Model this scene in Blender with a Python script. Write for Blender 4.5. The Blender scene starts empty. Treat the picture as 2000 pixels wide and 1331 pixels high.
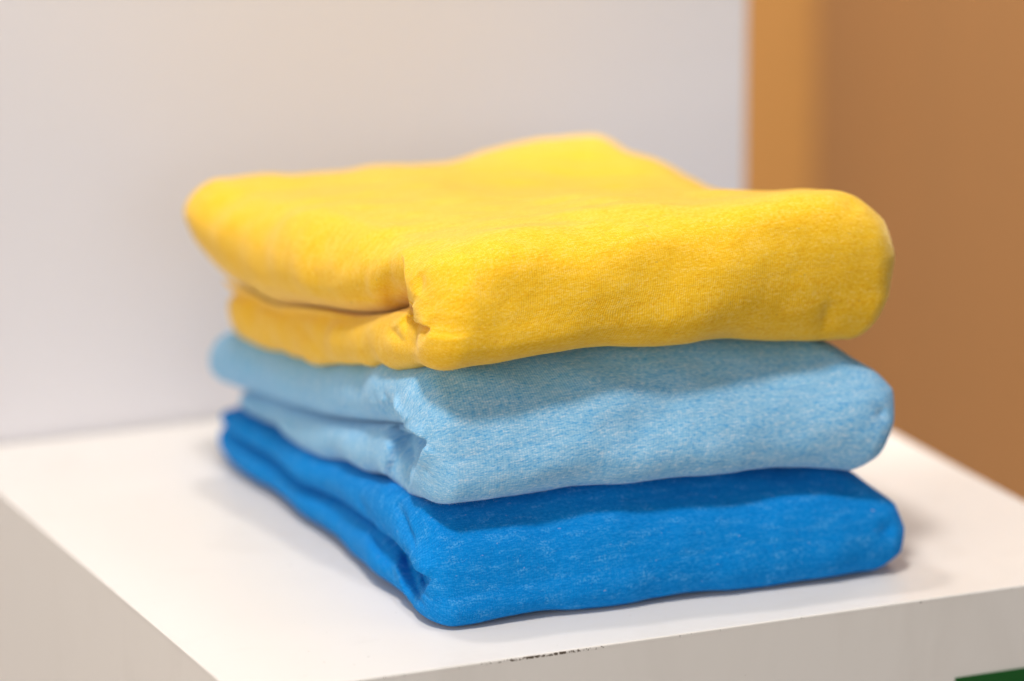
import bpy, math, random
import numpy as np
from mathutils import Vector, Matrix

random.seed(3)
rng = np.random.default_rng(7)
scene = bpy.context.scene

# ------------------------------------------------------------------ camera
PITCH, YAW, FPX = 0.25861, 0.41673, 9176.25           # FPX: focal length in pixels of a 2000 px wide frame
CAM = np.array([-0.73313, -1.97573, 0.73056])
FW = np.array([math.sin(YAW)*math.cos(PITCH), math.cos(YAW)*math.cos(PITCH), -math.sin(PITCH)])
RT = np.array([math.cos(YAW), -math.sin(YAW), 0.0])
UP = np.cross(RT, FW)
cam = bpy.data.cameras.new("camera")
cam.sensor_width = 36.0
cam.lens = FPX/2000*36.0
cam.clip_start = 0.05
cam.clip_end = 50
cam.dof.use_dof = True
cam.dof.focus_distance = float((np.array([0.17, 0.062, 0.12])-CAM) @ FW)
cam.dof.aperture_fstop = 2.5
cam.dof.aperture_blades = 0
cam_o = bpy.data.objects.new("camera", cam)
scene.collection.objects.link(cam_o)
cam_o.matrix_world = Matrix([[RT[0], UP[0], -FW[0], CAM[0]], [RT[1], UP[1], -FW[1], CAM[1]],
                             [RT[2], UP[2], -FW[2], CAM[2]], [0, 0, 0, 1]])
scene.camera = cam_o

# ------------------------------------------------------------------ light
world = bpy.data.worlds.new("World")
scene.world = world
world.use_nodes = True
bg = world.node_tree.nodes["Background"]
bg.inputs[0].default_value = (0.95, 0.93, 0.93, 1)
bg.inputs[1].default_value = 0.22
scene.view_settings.view_transform = 'Standard'
scene.view_settings.look = 'None'
scene.view_settings.exposure = 0.10
scene.view_settings.gamma = 1


def lamp(name, loc, target, size, power, color, size_y=None):
    l = bpy.data.lights.new(name, 'AREA')
    l.shape = 'DISK' if size_y is None else 'RECTANGLE'
    l.size = size
    if size_y:
        l.size_y = size_y
    l.energy = power
    l.color = color
    o = bpy.data.objects.new(name, l)
    scene.collection.objects.link(o)
    o.location = loc
    d = Vector(target)-Vector(loc)
    o.rotation_euler = d.to_track_quat('-Z', 'Y').to_euler()
    return o


lamp("ceiling_lamp", (-0.32, -0.58, 2.2), (0.25, 0.12, 0.1), 0.30, 35, (1.0, 0.95, 0.89))
lamp("ceiling_lamp", (0.10, 0.44, 2.3), (0.25, 0.12, 0.1), 0.14, 17, (1.0, 0.95, 0.89))
lamp("ceiling_lamp", (1.15, -0.35, 2.1), (0.25, 0.2, 0.1), 0.40, 2.6, (1.0, 0.95, 0.90))
lamp("ceiling_lamp", (1.25, 0.70, 2.1), (0.25, 0.2, 0.1), 0.40, 3.0, (1.0, 0.95, 0.90))
lamp("front_fill", (-0.1, -3.2, 0.9), (0.25, 0.2, 0.1), 1.8, 12, (0.93, 0.96, 1.0), 1.2)  # soft fill added low in front to lift the front faces
lamp("left_fill", (-2.3, -1.2, 0.75), (0.2, 0.2, 0.1), 1.4, 29, (1.0, 0.88, 0.70), 1.0)  # warm fill added from the left to brighten the left-facing sides
sp = bpy.data.lights.new("wood_fill_spot", 'SPOT')  # spot added out of view to brighten the wood wall alone
sp.energy = 440
sp.spot_size = math.radians(44)
sp.spot_blend = 0.8
sp.shadow_soft_size = 0.08
sp.color = (1.0, 0.93, 0.84)
so = bpy.data.objects.new("wood_fill_spot", sp)
scene.collection.objects.link(so)
so.location = (0.95, 0.64, 2.0)
so.rotation_euler = (Vector((0.58, 0.95, 0.05))-Vector(so.location)).to_track_quat('-Z', 'Y').to_euler()


# ------------------------------------------------------------------ helpers
def on_x(px, x):
    """world point seen at photo pixel px on the plane x = const (measuring tape for the fold lines)"""
    d = FW*FPX+RT*(px[0]-1000)-UP*(px[1]-665.5)
    return CAM+d*(x-CAM[0])/d[0]


def on_y(px, y):
    d = FW*FPX+RT*(px[0]-1000)-UP*(px[1]-665.5)
    return CAM+d*(y-CAM[1])/d[1]


def link(o, parent=None, **props):
    scene.collection.objects.link(o)
    if parent:
        o.parent = parent
    for k, v in props.items():
        o[k] = v
    return o


class NT:
    """tiny node helper"""
    def __init__(self, name):
        self.m = bpy.data.materials.new(name)
        self.m.use_nodes = True
        self.t = self.m.node_tree
        self.bsdf = self.t.nodes["Principled BSDF"]

    def n(self, kind, **kw):
        nd = self.t.nodes.new(kind)
        for k, v in kw.items():
            setattr(nd, k, v)
        return nd

    def l(self, a, b):
        self.t.links.new(a, b)

    def inp(self, nd, i, v):
        if v is None:
            return
        if hasattr(v, 'is_output'):
            self.l(v, nd.inputs[i])
        else:
            nd.inputs[i].default_value = v

    def math(self, op, a, b=None, c=None, clamp=False):
        nd = self.n('ShaderNodeMath', operation=op)
        nd.use_clamp = clamp
        self.inp(nd, 0, a)
        self.inp(nd, 1, b)
        self.inp(nd, 2, c)
        return nd.outputs[0]

    def mix(self, f, a, b, blend='MIX'):
        nd = self.n('ShaderNodeMix', data_type='RGBA', blend_type=blend)
        self.inp(nd, 0, f)
        self.inp(nd, 6, a)
        self.inp(nd, 7, b)
        return nd.outputs[2]

    def noise(self, vec, scale, detail=2, rough=0.5, dist=0.0):
        nd = self.n('ShaderNodeTexNoise')
        self.l(vec, nd.inputs['Vector'])
        nd.inputs['Scale'].default_value = scale
        nd.inputs['Detail'].default_value = detail
        nd.inputs['Roughness'].default_value = rough
        nd.inputs['Distortion'].default_value = dist
        return nd.outputs[0]

    def vscale(self, vec, s, off=(0, 0, 0)):
        nd = self.n('ShaderNodeMapping')
        self.l(vec, nd.inputs[0])
        nd.inputs['Location'].default_value = off
        nd.inputs['Scale'].default_value = s
        return nd.outputs[0]

    def ramp(self, f, lo, hi):
        nd = self.n('ShaderNodeMapRange')
        nd.interpolation_type = 'SMOOTHSTEP'
        self.inp(nd, 0, f)
        nd.inputs[1].default_value = lo
        nd.inputs[2].default_value = hi
        return nd.outputs[0]


def knit_material(name, base, dark, pale, speck, pale_amt, dark_amt, speck_amt, seed, sheen=0.25, cluster=0.2):
    k = NT(name)
    uvn = k.n('ShaderNodeUVMap')
    uv = uvn.outputs[0]
    # gentle wander of the wales so the ribbing is never ruler-straight
    wob = k.noise(k.vscale(uv, (18, 18, 1), (seed, 0, 0)), 1, 2)
    sep = k.n('ShaderNodeSeparateXYZ')
    k.l(uv, sep.inputs[0])
    u = k.math('ADD', sep.outputs[0], k.math('MULTIPLY', k.math('SUBTRACT', wob, 0.5), 0.006))
    v = sep.outputs[1]
    # stocking stitch: wales across u (1.15 mm), courses along v (0.95 mm)
    up = k.math('MULTIPLY', u, 1/0.00118)
    fr = k.math('FRACT', up)
    tri = k.math('ABSOLUTE', k.math('SUBTRACT', fr, 0.5))            # 0 centre .. .5 gap
    wale = k.math('SUBTRACT', 1.0, k.math('POWER', k.math('MULTIPLY', tri, 2.0), 2.0))
    vp = k.math('ADD', k.math('MULTIPLY', v, 1/0.00105), k.math('MULTIPLY', tri, 1.4))
    course = k.math('ADD', 0.5, k.math('MULTIPLY', k.math('SINE', k.math('MULTIPLY', vp, 6.2832)), 0.5))
    stitch = k.math('MULTIPLY', wale, k.math('ADD', 0.68, k.math('MULTIPLY', course, 0.32)))
    # heather: fibres spun together run along the course (u)
    h1 = k.noise(k.vscale(uv, (400, 1050, 1), (seed, seed*2, 0)), 1, 3, 0.65)
    h2 = k.noise(k.vscale(uv, (80, 300, 1), (seed+5, seed, 0)), 1, 3, 0.6)
    h3 = k.noise(k.vscale(uv, (500, 1300, 1), (seed+9, 3, 0)), 1, 2, 0.6)
    mel = k.math('ADD', k.math('MULTIPLY', h1, 0.48), k.math('ADD', k.math('MULTIPLY', h2, 0.22), k.math('MULTIPLY', h3, 0.30)))
    fp = k.math('MULTIPLY', k.ramp(mel, 0.49, 0.63), pale_amt)
    fd = k.math('MULTIPLY', k.ramp(mel, 0.505, 0.40), dark_amt)
    c = k.mix(fp, base, pale)
    c = k.mix(fd, c, dark)
    # loose clusters of undyed fibre showing at the surface
    cl = k.math('MULTIPLY', k.ramp(k.noise(k.vscale(uv, (95, 210, 1), (seed+3, 9, 0)), 1, 2, 0.5), 0.52, 0.66),
                k.ramp(k.noise(k.vscale(uv, (850, 1000, 1), (seed, 4, 0)), 1, 2, 0.6), 0.46, 0.62))
    c = k.mix(k.math('MULTIPLY', cl, cluster), c, pale)
    # odd coloured fibres
    s1 = k.noise(k.vscale(uv, (230, 420, 1), (seed+31, 7, 0)), 1, 2, 0.6)
    c = k.mix(k.math('MULTIPLY', k.ramp(s1, 0.70, 0.76), speck_amt), c, speck)
    # shade in the gaps between wales is put into the colour
    c = k.mix(k.math('MULTIPLY', k.math('SUBTRACT', 1.0, stitch), 0.30), c, dark)
    k.l(c, k.bsdf.inputs['Base Color'])
    k.bsdf.inputs['Roughness'].default_value = 0.92
    k.bsdf.inputs['Specular IOR Level'].default_value = 0.12
    k.bsdf.inputs['Sheen Weight'].default_value = sheen
    k.bsdf.inputs['Sheen Roughness'].default_value = 0.45
    k.bsdf.inputs['Sheen Tint'].default_value = tuple(0.5+0.5*x for x in pale[:3])+(1,)
    fuzz = k.noise(k.vscale(uv, (900, 900, 1)), 1, 3, 0.7)
    hgt = k.math('ADD', k.math('MULTIPLY', stitch, 0.7), k.math('MULTIPLY', fuzz, 0.6))
    b1 = k.n('ShaderNodeBump')
    b1.inputs['Strength'].default_value = 0.55
    b1.inputs['Distance'].default_value = 0.00035
    k.l(hgt, b1.inputs['Height'])
    soft = k.noise(k.vscale(uv, (110, 150, 1), (seed, 1, 0)), 1, 3, 0.55)
    b2 = k.n('ShaderNodeBump')
    b2.inputs['Strength'].default_value = 0.5
    b2.inputs['Distance'].default_value = 0.0011
    k.l(soft, b2.inputs['Height'])
    k.l(b1.outputs[0], b2.inputs['Normal'])
    k.l(b2.outputs[0], k.bsdf.inputs['Normal'])
    return k.m


def tps(pts):
    """thin-plate spline through scattered (p, q, value) measurements, p and q in metres"""
    P = np.array(pts, float)
    n = len(P)
    def U(r2):
        return r2*np.log(r2+1e-12)
    sc = np.array([1.0, 1.0])
    X = P[:, :2]*10*sc
    D = ((X[:, None]-X[None])**2).sum(-1)
    A = np.zeros((n+3, n+3))
    A[:n, :n] = U(D)+np.eye(n)*0.02
    A[:n, n] = 1
    A[:n, n+1:] = X
    A[n, :n] = 1
    A[n+1:, :n] = X.T
    w = np.linalg.solve(A, np.concatenate([P[:, 2], [0, 0, 0]]))
    def f(p, q):
        s = np.shape(p)
        Y = np.stack([np.ravel(p), np.ravel(q)], -1)*10
        out = w[n]+Y@w[n+1:]
        for i in range(n):
            out = out+w[i]*U(((Y-X[i])**2).sum(-1))
        return out.reshape(s)
    return f


def lut(xs, ys):
    xs = np.array(xs, float)
    ys = np.array(ys, float)
    return lambda t: np.interp(t, xs, ys)


def sme(c, n):
    return np.sign(c)*np.abs(c)**(2.0/n)


def garment(name, mat, zt, zm, zb, xl, xr, yf, Rb, yb_top, yb_low, ra_top, ra_low, prof_, creases, tucks, label, seed, fibre,
            und=0.0007):
    # --- section samples (closed loop): a in [-1,1] across the bundle, b in [-1,1] through the layer
    NE, NF, NI = 90, 220, 50
    ang = np.linspace(-math.pi/2, math.pi/2, NE, endpoint=False)
    # left end: from inner (b=-1) round to outer (b=+1); outer flat; right end; inner flat
    sec = [(-1, -math.cos(t), math.sin(t)) for t in ang]
    # dense columns near the left end where the photograph shows the pinch
    fl = np.linspace(0, 1, NF, endpoint=False)
    fl = fl**1.5
    sec += [(0, f, 1.0) for f in fl]
    sec += [(1, math.cos(t), -math.sin(t)) for t in ang]
    sec += [(0, 1-f, -1.0) for f in np.linspace(0, 1, NI, endpoint=False)]
    NU = len(sec)
    kind = np.array([s[0] for s in sec])
    e = np.array([s[1] for s in sec])
    b0 = np.array([s[2] for s in sec])
    # --- path samples: top layer (back to front), bend, lower layer (front to back)
    NT_, NBD = 150, 170
    tl = 1-(1-np.linspace(0, 1, NT_, endpoint=False))**1.3
    capn = np.linspace(0, 1, 14, endpoint=False)
    stations = []
    for c in capn:
        stations.append(('t', 0.0, 1-math.sin(c*math.pi/2)))
    for t in tl:
        stations.append(('t', t, 0.0))
    for i in range(NBD):
        stations.append(('b', i/NBD, 0.0))
    for t in (1-tl)[::-1]:
        stations.append(('l', t, 0.0))
    stations.append(('l', 1.0, 0.0))
    for c in capn[::-1]:
        stations.append(('l', 1.0, 1-math.sin(c*math.pi/2)))
    NS = len(stations)
    V = np.zeros((NS, NU, 3))
    # profile of the front roll, smoothed by corner cutting: (forward, height)
    PP = np.array(prof_, float)
    for _ in range(4):
        q_ = np.empty((2*(len(PP)-1), 2))
        q_[0::2] = .75*PP[:-1]+.25*PP[1:]
        q_[1::2] = .25*PP[:-1]+.75*PP[1:]
        PP = np.concatenate([PP[:1], q_, PP[-1:]])
    PT = np.concatenate([[0], np.cumsum(np.linalg.norm(np.diff(PP*np.array([1.0, 2.0]), axis=0), axis=1))])
    PT /= PT[-1]
    PD, PH = PP[:, 0], PP[:, 1]
    capR = 0.020
    for i, (kd, t, cap) in enumerate(stations):
        cs = math.sqrt(max(0, 1-cap*cap))
        bs = b0*(cs if cap > 0 else 1)
        up = 1.0 if kd == 't' else 0.0 if kd == 'l' else 0.5+0.5*math.cos(t*math.pi)
        ra = ra_top*up+ra_low*(1-up)
        xc = 0.25
        if kd == 't':
            ym = (yb_top)*(1-t)
            w = 0.75+0.25*bs
        elif kd == 'l':
            w = 0.25-0.25*bs
        # first guess of x for evaluating yf
        inset = capR*(1-cs) if cap > 0 else 0.0
        # nominal x
        def xs(yy, ww):
            L = xl(yy, ww)+inset
            R = xr(yy, ww)-inset
            x = np.where(kind == -1, L+ra*(1+e), 0)
            x = np.where(kind == 1, R-ra*(1-e), x)
            return np.where(kind == 0, (L+ra)+(R-L-2*ra)*e, x)
        xg = xs(np.full(NU, 0.1), np.full(NU, 0.5))
        yc = yf(xg)+Rb
        if kd == 't':
            y = yb_top+(yc-yb_top)*t+capR*cap
        elif kd == 'l':
            y = yc+(yb_low-yc)*t+capR*cap
        else:
            rho = 0.5*(1+bs)*0.97+0.03
            y = yc-Rb*rho*np.interp(t, PT, PD)
            w = 0.5+rho*(np.interp(t, PT, PH)-0.5)
        y = y*np.ones(NU)
        x = xs(y, w)
        zB, zM, zT = zb(x, y), zm(x, y), zt(x, y)
        z = np.where(w < 0.5, zB+(zM-zB)*2*w, zM+(zT-zM)*(2*w-1))
        V[i, :, 0], V[i, :, 1], V[i, :, 2] = x, y, z

    def normals(V):
        du = np.roll(V, -1, 1)-np.roll(V, 1, 1)
        dv = np.gradient(V, axis=0)
        n = np.cross(du, dv)
        return n/(np.linalg.norm(n, axis=-1, keepdims=True)+1e-12)
    N = normals(V)
    # outward check
    c0 = V.reshape(-1, 3).mean(0)
    if ((V-c0)*N).sum() < 0:
        N = -N
        flip = True
    else:
        flip = False
    outer = V.reshape(-1, 3)
    # undulations of soft cloth
    U = np.zeros(V.shape[:2])
    r = np.random.default_rng(seed)
    for sc_, am in ((0.09, 1.5), (0.05, 1.0), (0.028, 0.5), (0.016, 0.12)):
        for _ in range(5):
            d = r.normal(size=3)
            d /= np.linalg.norm(d)
            U += am*und/1.6*np.sin(V@d*2*math.pi/sc_+r.uniform(0, 6.28))
    inner_fade = np.clip((b0+1.0)/0.6, 0, 1)[None, :]
    V = V+N*(U*inner_fade)[..., None]
    # creases and ridges: each is traced as a line on the cloth and pressed in (or raised) along the normal
    def trace(pix):
        rel = V-CAM
        zc = rel@FW
        qx = 1000+FPX*(rel@RT)/zc
        qy = 665.5-FPX*(rel@UP)/zc
        pix = np.array(pix, float)
        seg = np.linalg.norm(np.diff(pix, axis=0), axis=1)
        cum = np.concatenate([[0], np.cumsum(seg)])
        t = np.linspace(0, cum[-1], max(6, int(cum[-1]/4)))
        out = []
        for a_, b_ in zip(np.interp(t, cum, pix[:, 0]), np.interp(t, cum, pix[:, 1])):
            d2 = (qx-a_)**2+(qy-b_)**2
            m = d2 < 64
            if m.sum() == 0:
                m = d2 <= d2.min()+1
            zz = zc[m]
            front = zz < zz.min()+0.004
            out.append(V[m][front].mean(0))
        P = np.array(out)
        for _ in range(3):
            P[1:-1] = (P[:-2]+2*P[1:-1]+P[2:])/4
        return P
    for cr in creases:
        wd, dp = cr[1], cr[2]
        mode = cr[3] if len(cr) > 3 else 'both'
        pull = cr[4] if len(cr) > 4 else 0.0
        P0 = trace(cr[0])
        cum = np.concatenate([[0], np.cumsum(np.linalg.norm(np.diff(P0, axis=0), axis=1))])
        s = np.linspace(0, cum[-1], max(8, int(cum[-1]/0.0008)))
        P = np.stack([np.interp(s, cum, P0[:, k_]) for k_ in range(3)], -1)
        x01 = np.linspace(0, 1, len(s))
        env = {'both': np.sin(x01*(math.pi-.3)+.15)**0.7, 'end': x01**0.8, 'start': (1-x01)**0.8,
               'flat': np.clip(np.minimum(x01, 1-x01)*8, 0, 1)**.5}[mode]
        far_ = 4*wd*max(1.0, cr[5] if len(cr) > 5 else 1.0)
        lo, hi = P.min(0)-far_, P.max(0)+far_
        m = np.all((V > lo) & (V < hi), axis=-1)
        Q = V[m]
        if len(Q) == 0:
            continue
        D2 = np.empty((len(Q), len(P)), np.float32)
        for k_ in range(len(P)):
            D2[:, k_] = ((Q-P[k_])**2).sum(1)
        near = D2.argmin(1)
        dist = np.sqrt(D2[np.arange(len(Q)), near])
        sharp = 1.25 if dp > 0 else 2.0
        tdir = np.gradient(P, axis=0)[near]
        tdir /= np.linalg.norm(tdir, axis=1, keepdims=True)+1e-9
        side = np.cross(tdir, N[m])
        side /= np.linalg.norm(side, axis=1, keepdims=True)+1e-9
        rgt = ((Q-P[near])*side).sum(1)
        dirsgn = np.sign((side@RT))+(side@RT == 0)
        rx = rgt*dirsgn                                        # >0: on the picture-right flank of the fold
        asym = cr[5] if len(cr) > 5 else 1.0
        wloc = wd*1.3*np.where(rx < 0, asym, 1.0)
        prof = np.exp(-(dist/wloc)**sharp)*env[near]
        mv = -N[m]*(prof*dp)[:, None]
        if pull:
            k2 = np.exp(-(dist/(wd*2.2))**2)*env[near]*(rx*np.sign(pull) > -wd*.3)
            mv += -side*(dirsgn*np.sign(pull)*k2*abs(pull))[:, None] + N[m]*(k2*abs(pull)*.5)[:, None]
        V[m] = Q+mv
        N2 = normals(V)
        N = -N2 if flip else N2
    # tucks: on one side of a lip line the cloth dives into the stack, the lip itself puffs out
    def px_of(V):
        rel = V-CAM
        zc = rel@FW
        return 1000+FPX*(rel@RT)/zc, 665.5-FPX*(rel@UP)/zc
    for lip, ref, A_t, R_t, B_t, R2_t, e0, e1, *yf_ in tucks:
        qx, qy = px_of(V)
        m = (V[..., 0] < .165) & (V[..., 1] < .19) & (qx > 640) & (qx < 900)
        Q = np.stack([qx[m], qy[m]], -1)
        L = np.array(lip, float)
        cum = np.concatenate([[0], np.cumsum(np.linalg.norm(np.diff(L, axis=0), axis=1))])
        t = np.linspace(0, cum[-1], 60)
        L = np.stack([np.interp(t, cum, L[:, 0]), np.interp(t, cum, L[:, 1])], -1)
        for _ in range(4):
            L[1:-1] = (L[:-2]+2*L[1:-1]+L[2:])/4
        T = np.gradient(L, axis=0)
        T /= np.linalg.norm(T, axis=1, keepdims=True)
        d2 = ((Q[:, None]-L[None])**2).sum(-1)
        k_ = d2.argmin(1)
        dist = np.sqrt(d2[np.arange(len(Q)), k_])
        off = Q-L[k_]
        sg = np.sign(T[k_, 0]*off[:, 1]-T[k_, 1]*off[:, 0])
        r0 = ((L-np.array(ref))**2).sum(1).argmin()
        sref = np.sign(T[r0, 0]*(ref[1]-L[r0, 1])-T[r0, 1]*(ref[0]-L[r0, 0]))
        sd = dist*sg*sref                                   # >0 on the tucked side
        env = np.minimum(np.clip(k_/e0, 0, 1), np.clip((59-k_)/e1, 0, 1))
        env = env*env*(3-2*env)
        if yf_:
            g_ = np.clip((Q[:, 1]-yf_[0][0])/(yf_[0][1]-yf_[0][0]), 0, 1)
            env = env*g_*g_*(3-2*g_)
        # fade points lying beyond the ends of the line
        along = (off*T[k_]).sum(1)
        env *= np.exp(-(np.abs(along)/12)**2*((k_ == 0) | (k_ == 59)))
        inn = np.where(sd > 0, np.exp(-(sd/R_t)**1.6), np.clip(1+sd/4.0, 0, 1)**2)
        out = np.where(sd < 0, np.exp(-((sd+R2_t*.5)/R2_t)**2), 0)
        D_ = np.array([.86, .42, .0])
        V[m] += (inn*env*A_t)[:, None]*D_ - (out*env*B_t)[:, None]*np.array([.9, .3, -.1])
        N2 = normals(V)
        N = -N2 if flip else N2
    # relax the cloth a little so pressed folds stay rounded
    for _ in range(1):
        W_ = (np.roll(V, 1, 1)+np.roll(V, -1, 1))*.25+V*.5
        V[1:-1] = W_[1:-1]*.5+(W_[:-2]+W_[2:])*.25
    # --- arc length coordinates for the knit
    mid = NE+NF//3
    vlen = np.concatenate([[0], np.cumsum(np.linalg.norm(np.diff(V[:, mid], axis=0), axis=1))])
    ref = V[14+NT_//2]
    ulen = np.concatenate([[0], np.cumsum(np.linalg.norm(np.diff(np.concatenate([ref, ref[:1]]), axis=0), axis=1))])
    idx = np.arange(NS*NU).reshape(NS, NU)
    a = idx[:-1, :]
    bq = np.roll(idx, -1, 1)[:-1, :]
    cq = np.roll(idx, -1, 1)[1:, :]
    dq = idx[1:, :]
    F = np.stack([a, bq, cq, dq] if not flip else [a, dq, cq, bq], -1).reshape(-1, 4)
    iu = np.arange(NU)
    uu0 = np.broadcast_to(ulen[iu], (NS-1, NU))
    uu1 = np.broadcast_to(ulen[iu+1], (NS-1, NU))
    v0 = np.broadcast_to(vlen[:-1, None], (NS-1, NU))
    v1 = np.broadcast_to(vlen[1:, None], (NS-1, NU))
    A_, B_, C_, D_ = (np.stack(t, -1) for t in ((uu0, v0), (uu1, v0), (uu1, v1), (uu0, v1)))
    UV = np.stack([A_, B_, C_, D_] if not flip else [A_, D_, C_, B_], -2).reshape(-1, 2)
    me = bpy.data.meshes.new(name)
    me.vertices.add(NS*NU)
    me.vertices.foreach_set('co', V.astype(np.float32).ravel())
    me.loops.add(F.size)
    me.polygons.add(len(F))
    me.loops.foreach_set('vertex_index', F.astype(np.int32).ravel())
    me.polygons.foreach_set('loop_start', np.arange(0, F.size, 4, dtype=np.int32))
    me.polygons.foreach_set('use_smooth', np.ones(len(F), bool))
    me.update(calc_edges=True)
    uvl = me.uv_layers.new(name="UVMap")
    uvl.data.foreach_set('uv', UV.astype(np.float32).ravel())
    me.materials.append(mat)
    me.validate()
    o = bpy.data.objects.new(name, me)
    link(o, label=label, category='folded clothes', group='folded tops stacked on the white plinth')
    # loose surface fibres of the knit, too many to count: one joined part
    ok = np.broadcast_to(inner_fade > 0.9, V.shape[:2]) & (V[..., 1] < .2)
    Pn, Nn = V[ok], N[ok]
    pick = r.integers(0, len(Pn), 11000)
    p0, nn = Pn[pick]+r.normal(size=(11000, 3))*.0003, Nn[pick]
    t1 = np.cross(nn, r.normal(size=nn.shape))
    t1 /= np.linalg.norm(t1, axis=1, keepdims=True)+1e-9
    ln = r.uniform(.0005, .0016, (11000, 1))
    p1 = p0+nn*ln*.45+t1*ln*.45
    p2 = p1+nn*ln*r.uniform(-.1, .4, (11000, 1))+t1*ln*.55+np.cross(nn, t1)*ln*r.uniform(-.5, .5, (11000, 1))
    sd_ = np.cross(nn, t1)*.000018
    FV = np.stack([p0-sd_, p0+sd_, p1-sd_, p1+sd_, p2], 1).reshape(-1, 3)
    b_ = np.arange(11000)*5
    tri = np.concatenate([np.stack([b_, b_+1, b_+3], -1), np.stack([b_, b_+3, b_+2], -1), np.stack([b_+2, b_+3, b_+4], -1)])
    fm = bpy.data.meshes.new('fuzz')
    fm.from_pydata(FV.tolist(), [], tri.tolist())
    fk = NT(name+'_fibre')
    fk.bsdf.inputs['Base Color'].default_value = fibre
    fk.bsdf.inputs['Roughness'].default_value = 0.9
    fm.materials.append(fk.m)
    link(bpy.data.objects.new('fuzz', fm), o, kind='stuff')
    return o


# ------------------------------------------------------------------ the setting
def plain(name, col, rough=0.5, spec=0.5, specks=False):
    k = NT(name)
    tc = k.n('ShaderNodeTexCoord')
    n1 = k.noise(tc.outputs['Object'], 6, 3, 0.5)
    n2 = k.noise(tc.outputs['Object'], 160, 3, 0.6)
    f = k.math('ADD', k.math('MULTIPLY', n1, 0.05), k.math('MULTIPLY', n2, 0.02))
    c = k.mix(f, col, tuple(x*0.6 for x in col[:3])+(1,))
    if specks:
        n3 = k.noise(tc.outputs['Object'], 210, 2, 0.5)
        n4 = k.noise(k.vscale(tc.outputs['Object'], (14, 14, 5)), 1, 4, 0.65, 0.8)
        c = k.mix(k.math('MULTIPLY', k.ramp(n3, 0.735, 0.76), 0.35), c, (0.30, 0.25, 0.2, 1))
        c = k.mix(k.math('MULTIPLY', k.ramp(n4, 0.50, 0.75), 0.10), c, (0.42, 0.37, 0.32, 1))
    k.l(c, k.bsdf.inputs['Base Color'])
    k.bsdf.inputs['Roughness'].default_value = rough
    k.bsdf.inputs['Specular IOR Level'].default_value = spec
    b = k.n('ShaderNodeBump')
    b.inputs['Strength'].default_value = 0.08
    b.inputs['Distance'].default_value = 0.0004
    k.l(n2, b.inputs['Height'])
    k.l(b.outputs[0], k.bsdf.inputs['Normal'])
    return k


def box(name, lo, hi, mat, bevel=0.0, parent=None, seg=2, top_only=False, **props):
    import bmesh
    bm = bmesh.new()
    bmesh.ops.create_cube(bm, size=1)
    for v in bm.verts:
        v.co = Vector([lo[i]+(v.co[i]+0.5)*(hi[i]-lo[i]) for i in range(3)])
    if bevel:
        bmesh.ops.bevel(bm, geom=[e for e in bm.edges if not top_only or min(v.co.z for v in e.verts) > hi[2]-1e-6], offset=bevel, segments=seg, affect='EDGES', profile=0.5)
    for f in bm.faces:
        f.smooth = False
    me = bpy.data.meshes.new(name)
    bm.to_mesh(me)
    bm.free()
    me.materials.append(mat)
    o = bpy.data.objects.new(name, me)
    return link(o, parent, **props)


WT, DT = 0.5, 0.4564
white = plain("plinth_white", (0.755, 0.725, 0.70, 1), 0.42, 0.4, True)
wall_m = plain("wall_paint", (0.735, 0.72, 0.765, 1), 0.7, 0.2)
# soft uneven paint tone on the wall

plinth = bpy.data.objects.new("display_plinth", None)
plinth.location = (0, 0, 0)
link(plinth, label="white square display plinth carrying the stack of folded tops", category="display plinth")
TH = 0.0018
# worn front edge of the top sheet: the paint is chipped away in flecks
edge = plain("plinth_white_chipped_edge", (0.755, 0.725, 0.70, 1), 0.42, 0.4, True)
tc_ = edge.n('ShaderNodeTexCoord')
sx = edge.n('ShaderNodeSeparateXYZ')
edge.l(tc_.outputs['Object'], sx.inputs[0])
nz = edge.noise(edge.vscale(tc_.outputs['Object'], (700, 900, 500)), 1, 2, 0.6)
nb = edge.noise(edge.vscale(tc_.outputs['Object'], (60, 60, 60)), 1, 1)
where = edge.math('MULTIPLY', edge.ramp(sx.outputs[0], 0.115, 0.150), edge.ramp(sx.outputs[0], 0.215, 0.165))
where = edge.math('ADD', edge.math('MULTIPLY', where, 0.17), edge.math('MULTIPLY', nb, 0.10))
front_ = edge.math('MULTIPLY', edge.math('LESS_THAN', sx.outputs[1], 0.0006), edge.math('LESS_THAN', sx.outputs[2], -0.0005))
msk = edge.math('MULTIPLY', edge.math('GREATER_THAN', edge.math('ADD', nz, where), 0.73), front_)
old = edge.bsdf.inputs['Base Color'].links[0].from_socket
edge.l(edge.mix(msk, old, (0.10, 0.075, 0.055, 1)), edge.bsdf.inputs['Base Color'])
top = box("top_panel", (0, 0, -TH), (WT, DT, 0), edge.m, 0.0007, plinth, 3, True)
box("front_panel", (0.00003, 0.00003, -0.62), (WT-0.0001, 0.018, -TH), white.m, 0, plinth)
box("side_panel", (0.0001, 0.018, -0.62), (0.018, DT-0.0008, -TH), white.m, 0, plinth)
box("side_panel", (WT-0.018, 0.018, -0.62), (WT-0.0001, DT-0.0008, -TH), white.m, 0, plinth)

box("wall", (-2.6, DT+0.003, -0.62), (0.4965, DT+0.10, 2.6), wall_m.m, 0.001, None, kind='structure')

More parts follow.
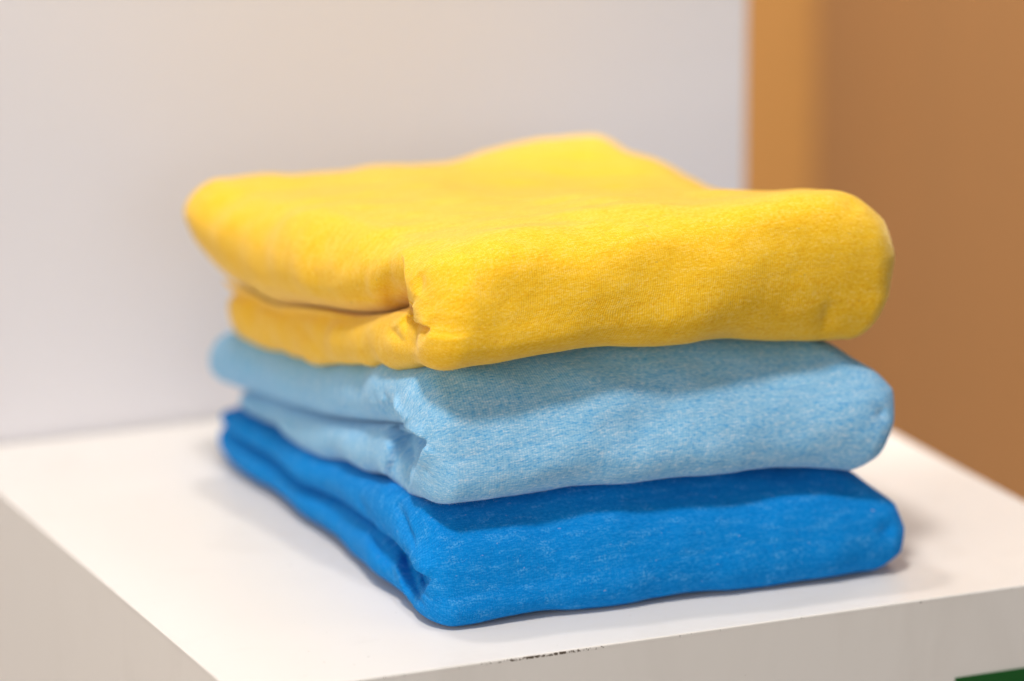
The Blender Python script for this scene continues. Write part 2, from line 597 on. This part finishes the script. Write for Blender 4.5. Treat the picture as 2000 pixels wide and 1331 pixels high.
# ------------------------------------------------------------------ garments
yellow = knit_material("knit_yellow", (0.88, 0.54, 0.022, 1), (0.78, 0.38, 0.003, 1), (0.95, 0.70, 0.19, 1),
                       (0.36, 0.27, 0.12, 1), 0.55, 0.7, 0.6, 3.0, 0.45, 0.35)
light_blue = knit_material("knit_light_blue", (0.255, 0.52, 0.76, 1), (0.07, 0.34, 0.70, 1), (0.66, 0.77, 0.88, 1),
                           (0.75, 0.68, 0.66, 1), 0.62, 0.8, 0.5, 11.0, 0.15, 0.3)
blue = knit_material("knit_blue", (0.0, 0.22, 0.64, 1), (0.0, 0.155, 0.52, 1), (0.12, 0.44, 0.80, 1),
                     (0.38, 0.42, 0.62, 1), 0.25, 0.7, 0.6, 23.0, 0.03, 0.55)

zt_blue = tps([(.13, .07, .059), (.17, .07, .061), (.25, .065, .062), (.30, .06, .060), (.37, .05, .054),
               (.13, .12, .053), (.13, .17, .048), (.13, .24, .038), (.13, .29, .035), (.13, .34, .033), (.13, .39, .031),
               (.25, .12, .060), (.25, .2, .052), (.25, .3, .042), (.25, .39, .034),
               (.37, .12, .055), (.37, .2, .049), (.37, .3, .040), (.37, .38, .034)])
zm_blue = tps([(.13, .085, .020), (.13, .10, .023), (.13, .14, .026), (.13, .2, .023), (.13, .27, .020), (.13, .335, .021),
               (.13, .39, .026), (.25, .09, .026), (.25, .2, .025), (.25, .38, .018), (.37, .09, .026), (.37, .2, .024), (.37, .38, .018)])
flat0 = lambda x, y: np.full(np.shape(x), 0.0004)

zt_lb = tps([(.13, .075, .128), (.13, .10, .122), (.13, .167, .107), (.13, .239, .091), (.13, .33, .077), (.13, .38, .073),
             (.18, .07, .132), (.25, .065, .132), (.30, .06, .128), (.34, .06, .122), (.37, .06, .122),
             (.25, .12, .128), (.25, .2, .115), (.25, .3, .095), (.25, .38, .08),
             (.38, .12, .120), (.38, .2, .112), (.38, .3, .098), (.38, .38, .085)])
zm_lb = tps([(.13, .085, .084), (.13, .107, .087), (.13, .127, .084), (.13, .168, .074), (.13, .24, .059), (.13, .30, .051),
             (.13, .347, .046), (.13, .39, .042), (.25, .09, .092), (.25, .2, .078), (.25, .38, .05), (.38, .09, .088),
             (.38, .2, .078), (.38, .38, .055)])

zt_ye = tps([(.13, .06, .186), (.13, .10, .184), (.12, .17, .180), (.115, .25, .172), (.11, .34, .166),
             (.19, .07, .191), (.19, .12, .187), (.19, .2, .180), (.19, .35, .1675),
             (.25, .065, .195), (.25, .12, .191), (.25, .2, .178), (.28, .35, .1685), (.31, .35, .171), (.343, .35, .1725), (.33, .31, .173), (.36, .32, .168),
             (.34, .06, .197), (.34, .11, .189), (.335, .14, .183), (.34, .17, .174), (.37, .05, .190), (.37, .09, .189), (.37, .13, .178),
               (.365, .21, .166), (.36, .27, .1665), (.33, .25, .166)])
zm_ye = tps([(.135, .08, .146), (.13, .106, .149), (.13, .132, .141), (.13, .167, .131), (.13, .238, .119), (.13, .298, .109),
             (.13, .36, .104), (.10, .35, .134), (.10, .29, .129), (.115, .34, .118), (.12, .28, .114), (.25, .09, .158), (.25, .2, .145), (.25, .35, .12), (.38, .09, .155), (.38, .2, .14), (.38, .35, .12)])


def shift(f, d):
    return lambda x, y: f(x, y)+d


# bundle edges, as functions of depth y and of height fraction w through the bundle
def xl_blue(y, w): return .121+.07*np.clip(y-.1, 0, .1)+0*y
def xr_blue(y, w): return np.interp(w, [0, .2, .45, .65, .9, 1], [.374, .383, .385, .382, .366, .353])+0*y-0.05*np.clip(y-.2, 0, 1)
def xl_lb(y, w): return .124+.07*np.clip(y-.1, 0, .1)-0.035*np.clip(y-.25, 0, 1)*(w > .5)+0.05*np.clip(y-.25, 0, 1)*(w < .5)
def xr_lb(y, w): return np.interp(w, [0, .15, .35, .45, .55, .7, .85, 1], [.360, .370, .377, .378, .379, .373, .360, .347])-0.06*np.clip(y-.15, 0, 1)


def xl_ye(y, w):
    top_ = np.interp(y, [.05, .09, .13, .2, .28, .34, .38], [.128, .127, .121, .111, .102, .098, .098])
    low_ = np.interp(y, [.05, .1, .2, .3, .37], [.124, .124, .124, .127, .131])
    k = np.clip((w-.42)/.16, 0, 1)
    k = k*k*(3-2*k)
    return low_+(top_-low_)*k


def xr_ye(y, w): return np.interp(w, [0, .15, .3, .6, .85, 1], [.366, .373, .378, .379, .3765, .370])-0.03*np.clip(y-.1, 0, 1)


# fold lines read off the photograph (2000 px frame): points, half width, depth (+ pressed in, - raised), fade, lip
SHOULDER = [(0, 1), (.15, 1), (.40, .90), (.68, .74), (.86, .58), (.97, .40), (1.03, .22), (.95, .04), (.7, .0), (.35, 0), (0, 0)]
ROUND = [(0, 1), (.52, 1), (.84, .92), (1.0, .70), (1.03, .45), (1.0, .18), (.80, .0), (.50, 0), (0, 0)]
SQUAT = [(0, 1), (.15, 1), (.45, .90), (.74, .76), (.90, .60), (1.0, .42), (1.02, .22), (.93, .05), (.68, .0), (.4, 0), (0, 0)]
cr_blue = [
    (((745, 1042), (764, 1062), (774, 1105), (790, 1150), (824, 1186)), .0018, .0044),
    (((795, 1080), (788, 1108), (804, 1145), (838, 1172)), .0016, .0032),
    (((768, 1085), (766, 1120), (783, 1162)), .0016, -.0018),
    (((722, 1030), (735, 1060), (750, 1110)), .0030, .0018),
    (((768, 980), (784, 1012), (800, 1045), (810, 1070)), .0026, .0026),
    (((790, 990), (802, 1020), (812, 1045)), .0022, -.0014),
    (((690, 972), (706, 1000), (728, 1024)), .0036, .0020),
    (((1745, 1020), (1735, 1036), (1720, 1046)), .0040, .0030),
    (((1100, 985), (1300, 960), (1500, 945)), .0070, .0016),
]
cr_lb = [
    (((757, 842), (758, 880), (772, 930), (795, 968)), .0020, .0030),
    (((745, 772), (762, 798), (780, 822)), .0014, .0042),
    (((722, 770), (732, 800), (748, 822)), .0024, .0020),
    (((768, 772), (775, 798), (786, 812)), .0022, -.0020),
    (((815, 905), (828, 915), (838, 930)), .0020, .0012),
    (((1735, 800), (1725, 808), (1712, 815)), .0040, .0030),
]
cr_ye = [
    (((813, 532), (819, 552), (814, 576)), .0042, .0026),
    (((752, 505), (744, 545), (745, 580), (752, 612)), .0036, .0022),
    (((712, 500), (698, 545), (698, 592)), .0050, .0018),
    (((752, 640), (770, 662), (784, 670)), .0028, .0024),
    (((784, 640), (790, 665), (812, 690)), .0030, .0012),
    (((560, 620), (590, 655), (625, 700)), .0060, .0030),
    (((480, 600), (500, 630), (520, 670)), .0070, .0024),
    (((615, 575), (660, 510), (740, 458), (840, 425)), .0130, .0032),
    (((1000, 455), (1200, 440), (1400, 430)), .0160, .0020),
    (((1622, 590), (1618, 620), (1612, 650)), .0040, .0030),
    (((1658, 385), (1670, 402), (1680, 415)), .0060, .0016),
]

tk_blue = [
    (((738, 1034), (775, 1062), (799, 1090), (812, 1118), (842, 1134)), (780, 1110), .0095, 40, .0016, 22, 26, 6),
    (((768, 1100), (776, 1140), (800, 1180)), (740, 1150), .0030, 30, .0008, 14, 20, 20),
]
tk_lb = [
    (((748, 838), (770, 836), (785, 846), (802, 854), (832, 863)), (790, 900), .0160, 52, .0016, 18, 16, 6),
    (((832, 866), (815, 888), (802, 920), (795, 966)), (775, 900), .0120, 34, .0016, 20, 5, 24),
    (((756, 775), (768, 802), (790, 832)), (740, 810), .0040, 26, .0012, 14, 20, 8),
]
tk_ye = [
    (((778, 470), (785, 505), (788, 540), (798, 574), (800, 598), (790, 622)), (760, 570), .0110, 50, .0024, 22, 2, 6, (484, 590)),
    (((790, 612), (815, 632), (842, 645)), (810, 660), .0055, 24, .0024, 20, 8, 14),
]

garment("folded_sweatshirt", blue, zt_blue, zm_blue, flat0, xl_blue, xr_blue,
        lambda x: .048-.035*(x-.135), .038, .362, .368, .012, .013, SQUAT, cr_blue, tk_blue,
        "bright blue flecked folded knit top at the bottom of the stack, on the white plinth", 5, (.12, .42, .78, 1), 0.0005)
garment("folded_sweatshirt", light_blue, zt_lb, zm_lb, shift(zt_blue, -.0012), xl_lb, xr_lb,
        lambda x: .054-.05*(x-.135), .042, .372, .352, .015, .013, SHOULDER, cr_lb, tk_lb,
        "pale heathered sky-blue folded knit top in the middle of the stack", 8, (.62, .74, .86, 1))
garment("folded_sweatshirt", yellow, shift(zt_ye, .0015), shift(zm_ye, .002), shift(zt_lb, -.0012), xl_ye, xr_ye,
        lambda x: .052-.035*(x-.135), .045, .335, .352, .022, .013, ROUND, cr_ye, tk_ye,
        "yellow heathered folded knit top lying on top of the stack", 13, (.95, .72, .25, 1))

# ------------------------------------------------------------------ wood wall beyond
def wood(name, a, b_, seed):
    k = NT(name)
    tc = k.n('ShaderNodeTexCoord')
    g = k.noise(k.vscale(tc.outputs['Object'], (9, 9, 0.6), (seed, 0, 0)), 1, 5, 0.6, 0.3)
    g2 = k.noise(k.vscale(tc.outputs['Object'], (90, 90, 3), (seed, 2, 0)), 1, 3, 0.6)
    c = k.mix(k.ramp(k.math('ADD', k.math('MULTIPLY', g, .7), k.math('MULTIPLY', g2, .3)), .35, .65), a, b_)
    k.l(c, k.bsdf.inputs['Base Color'])
    k.bsdf.inputs['Roughness'].default_value = 0.5
    return k.m


w1 = wood("oak_veneer", (0.73, 0.37, 0.12, 1), (0.68, 0.34, 0.105, 1), 1)
w2 = wood("oak_veneer_darker", (0.66, 0.325, 0.092, 1), (0.59, 0.285, 0.078, 1), 5)
w3 = wood("oak_veneer_grey", (0.44, 0.21, 0.075, 1), (0.41, 0.20, 0.074, 1), 9)
YW = 0.95
backing = box("wood_wall", (-0.4, YW+0.02, -0.62), (2.2, YW+0.08, 2.6), w2, 0, None, kind='structure')
xs_ = [0.30, 0.575, 0.70, 0.80, 1.1, 1.4, 1.7]
for i in range(len(xs_)-1):
    box("wood_panel", (xs_[i]+.0003, YW, -0.62), (xs_[i+1]-.0003, YW+0.0195, 2.6), [w1, w2, w2, w3, w2, w1][i], 0.001, backing)
box("floor", (-6, -6, -0.66), (6, 6, -0.62), plain("floor_grey", (0.35, 0.31, 0.28, 1), 0.5).m, 0, None, kind='structure')

# green label on the plinth front, by its right-hand corner
p = on_y((1866, 1325), -0.0005)
green = plain("green_print", (0.0, 0.085, 0.008, 1), 0.4).m
box("label_card", (p[0], -0.0008, p[2]-0.06), (p[0]+0.06, 0.0004, p[2]), green, 0, plinth, label="green printed card on the front of the plinth")
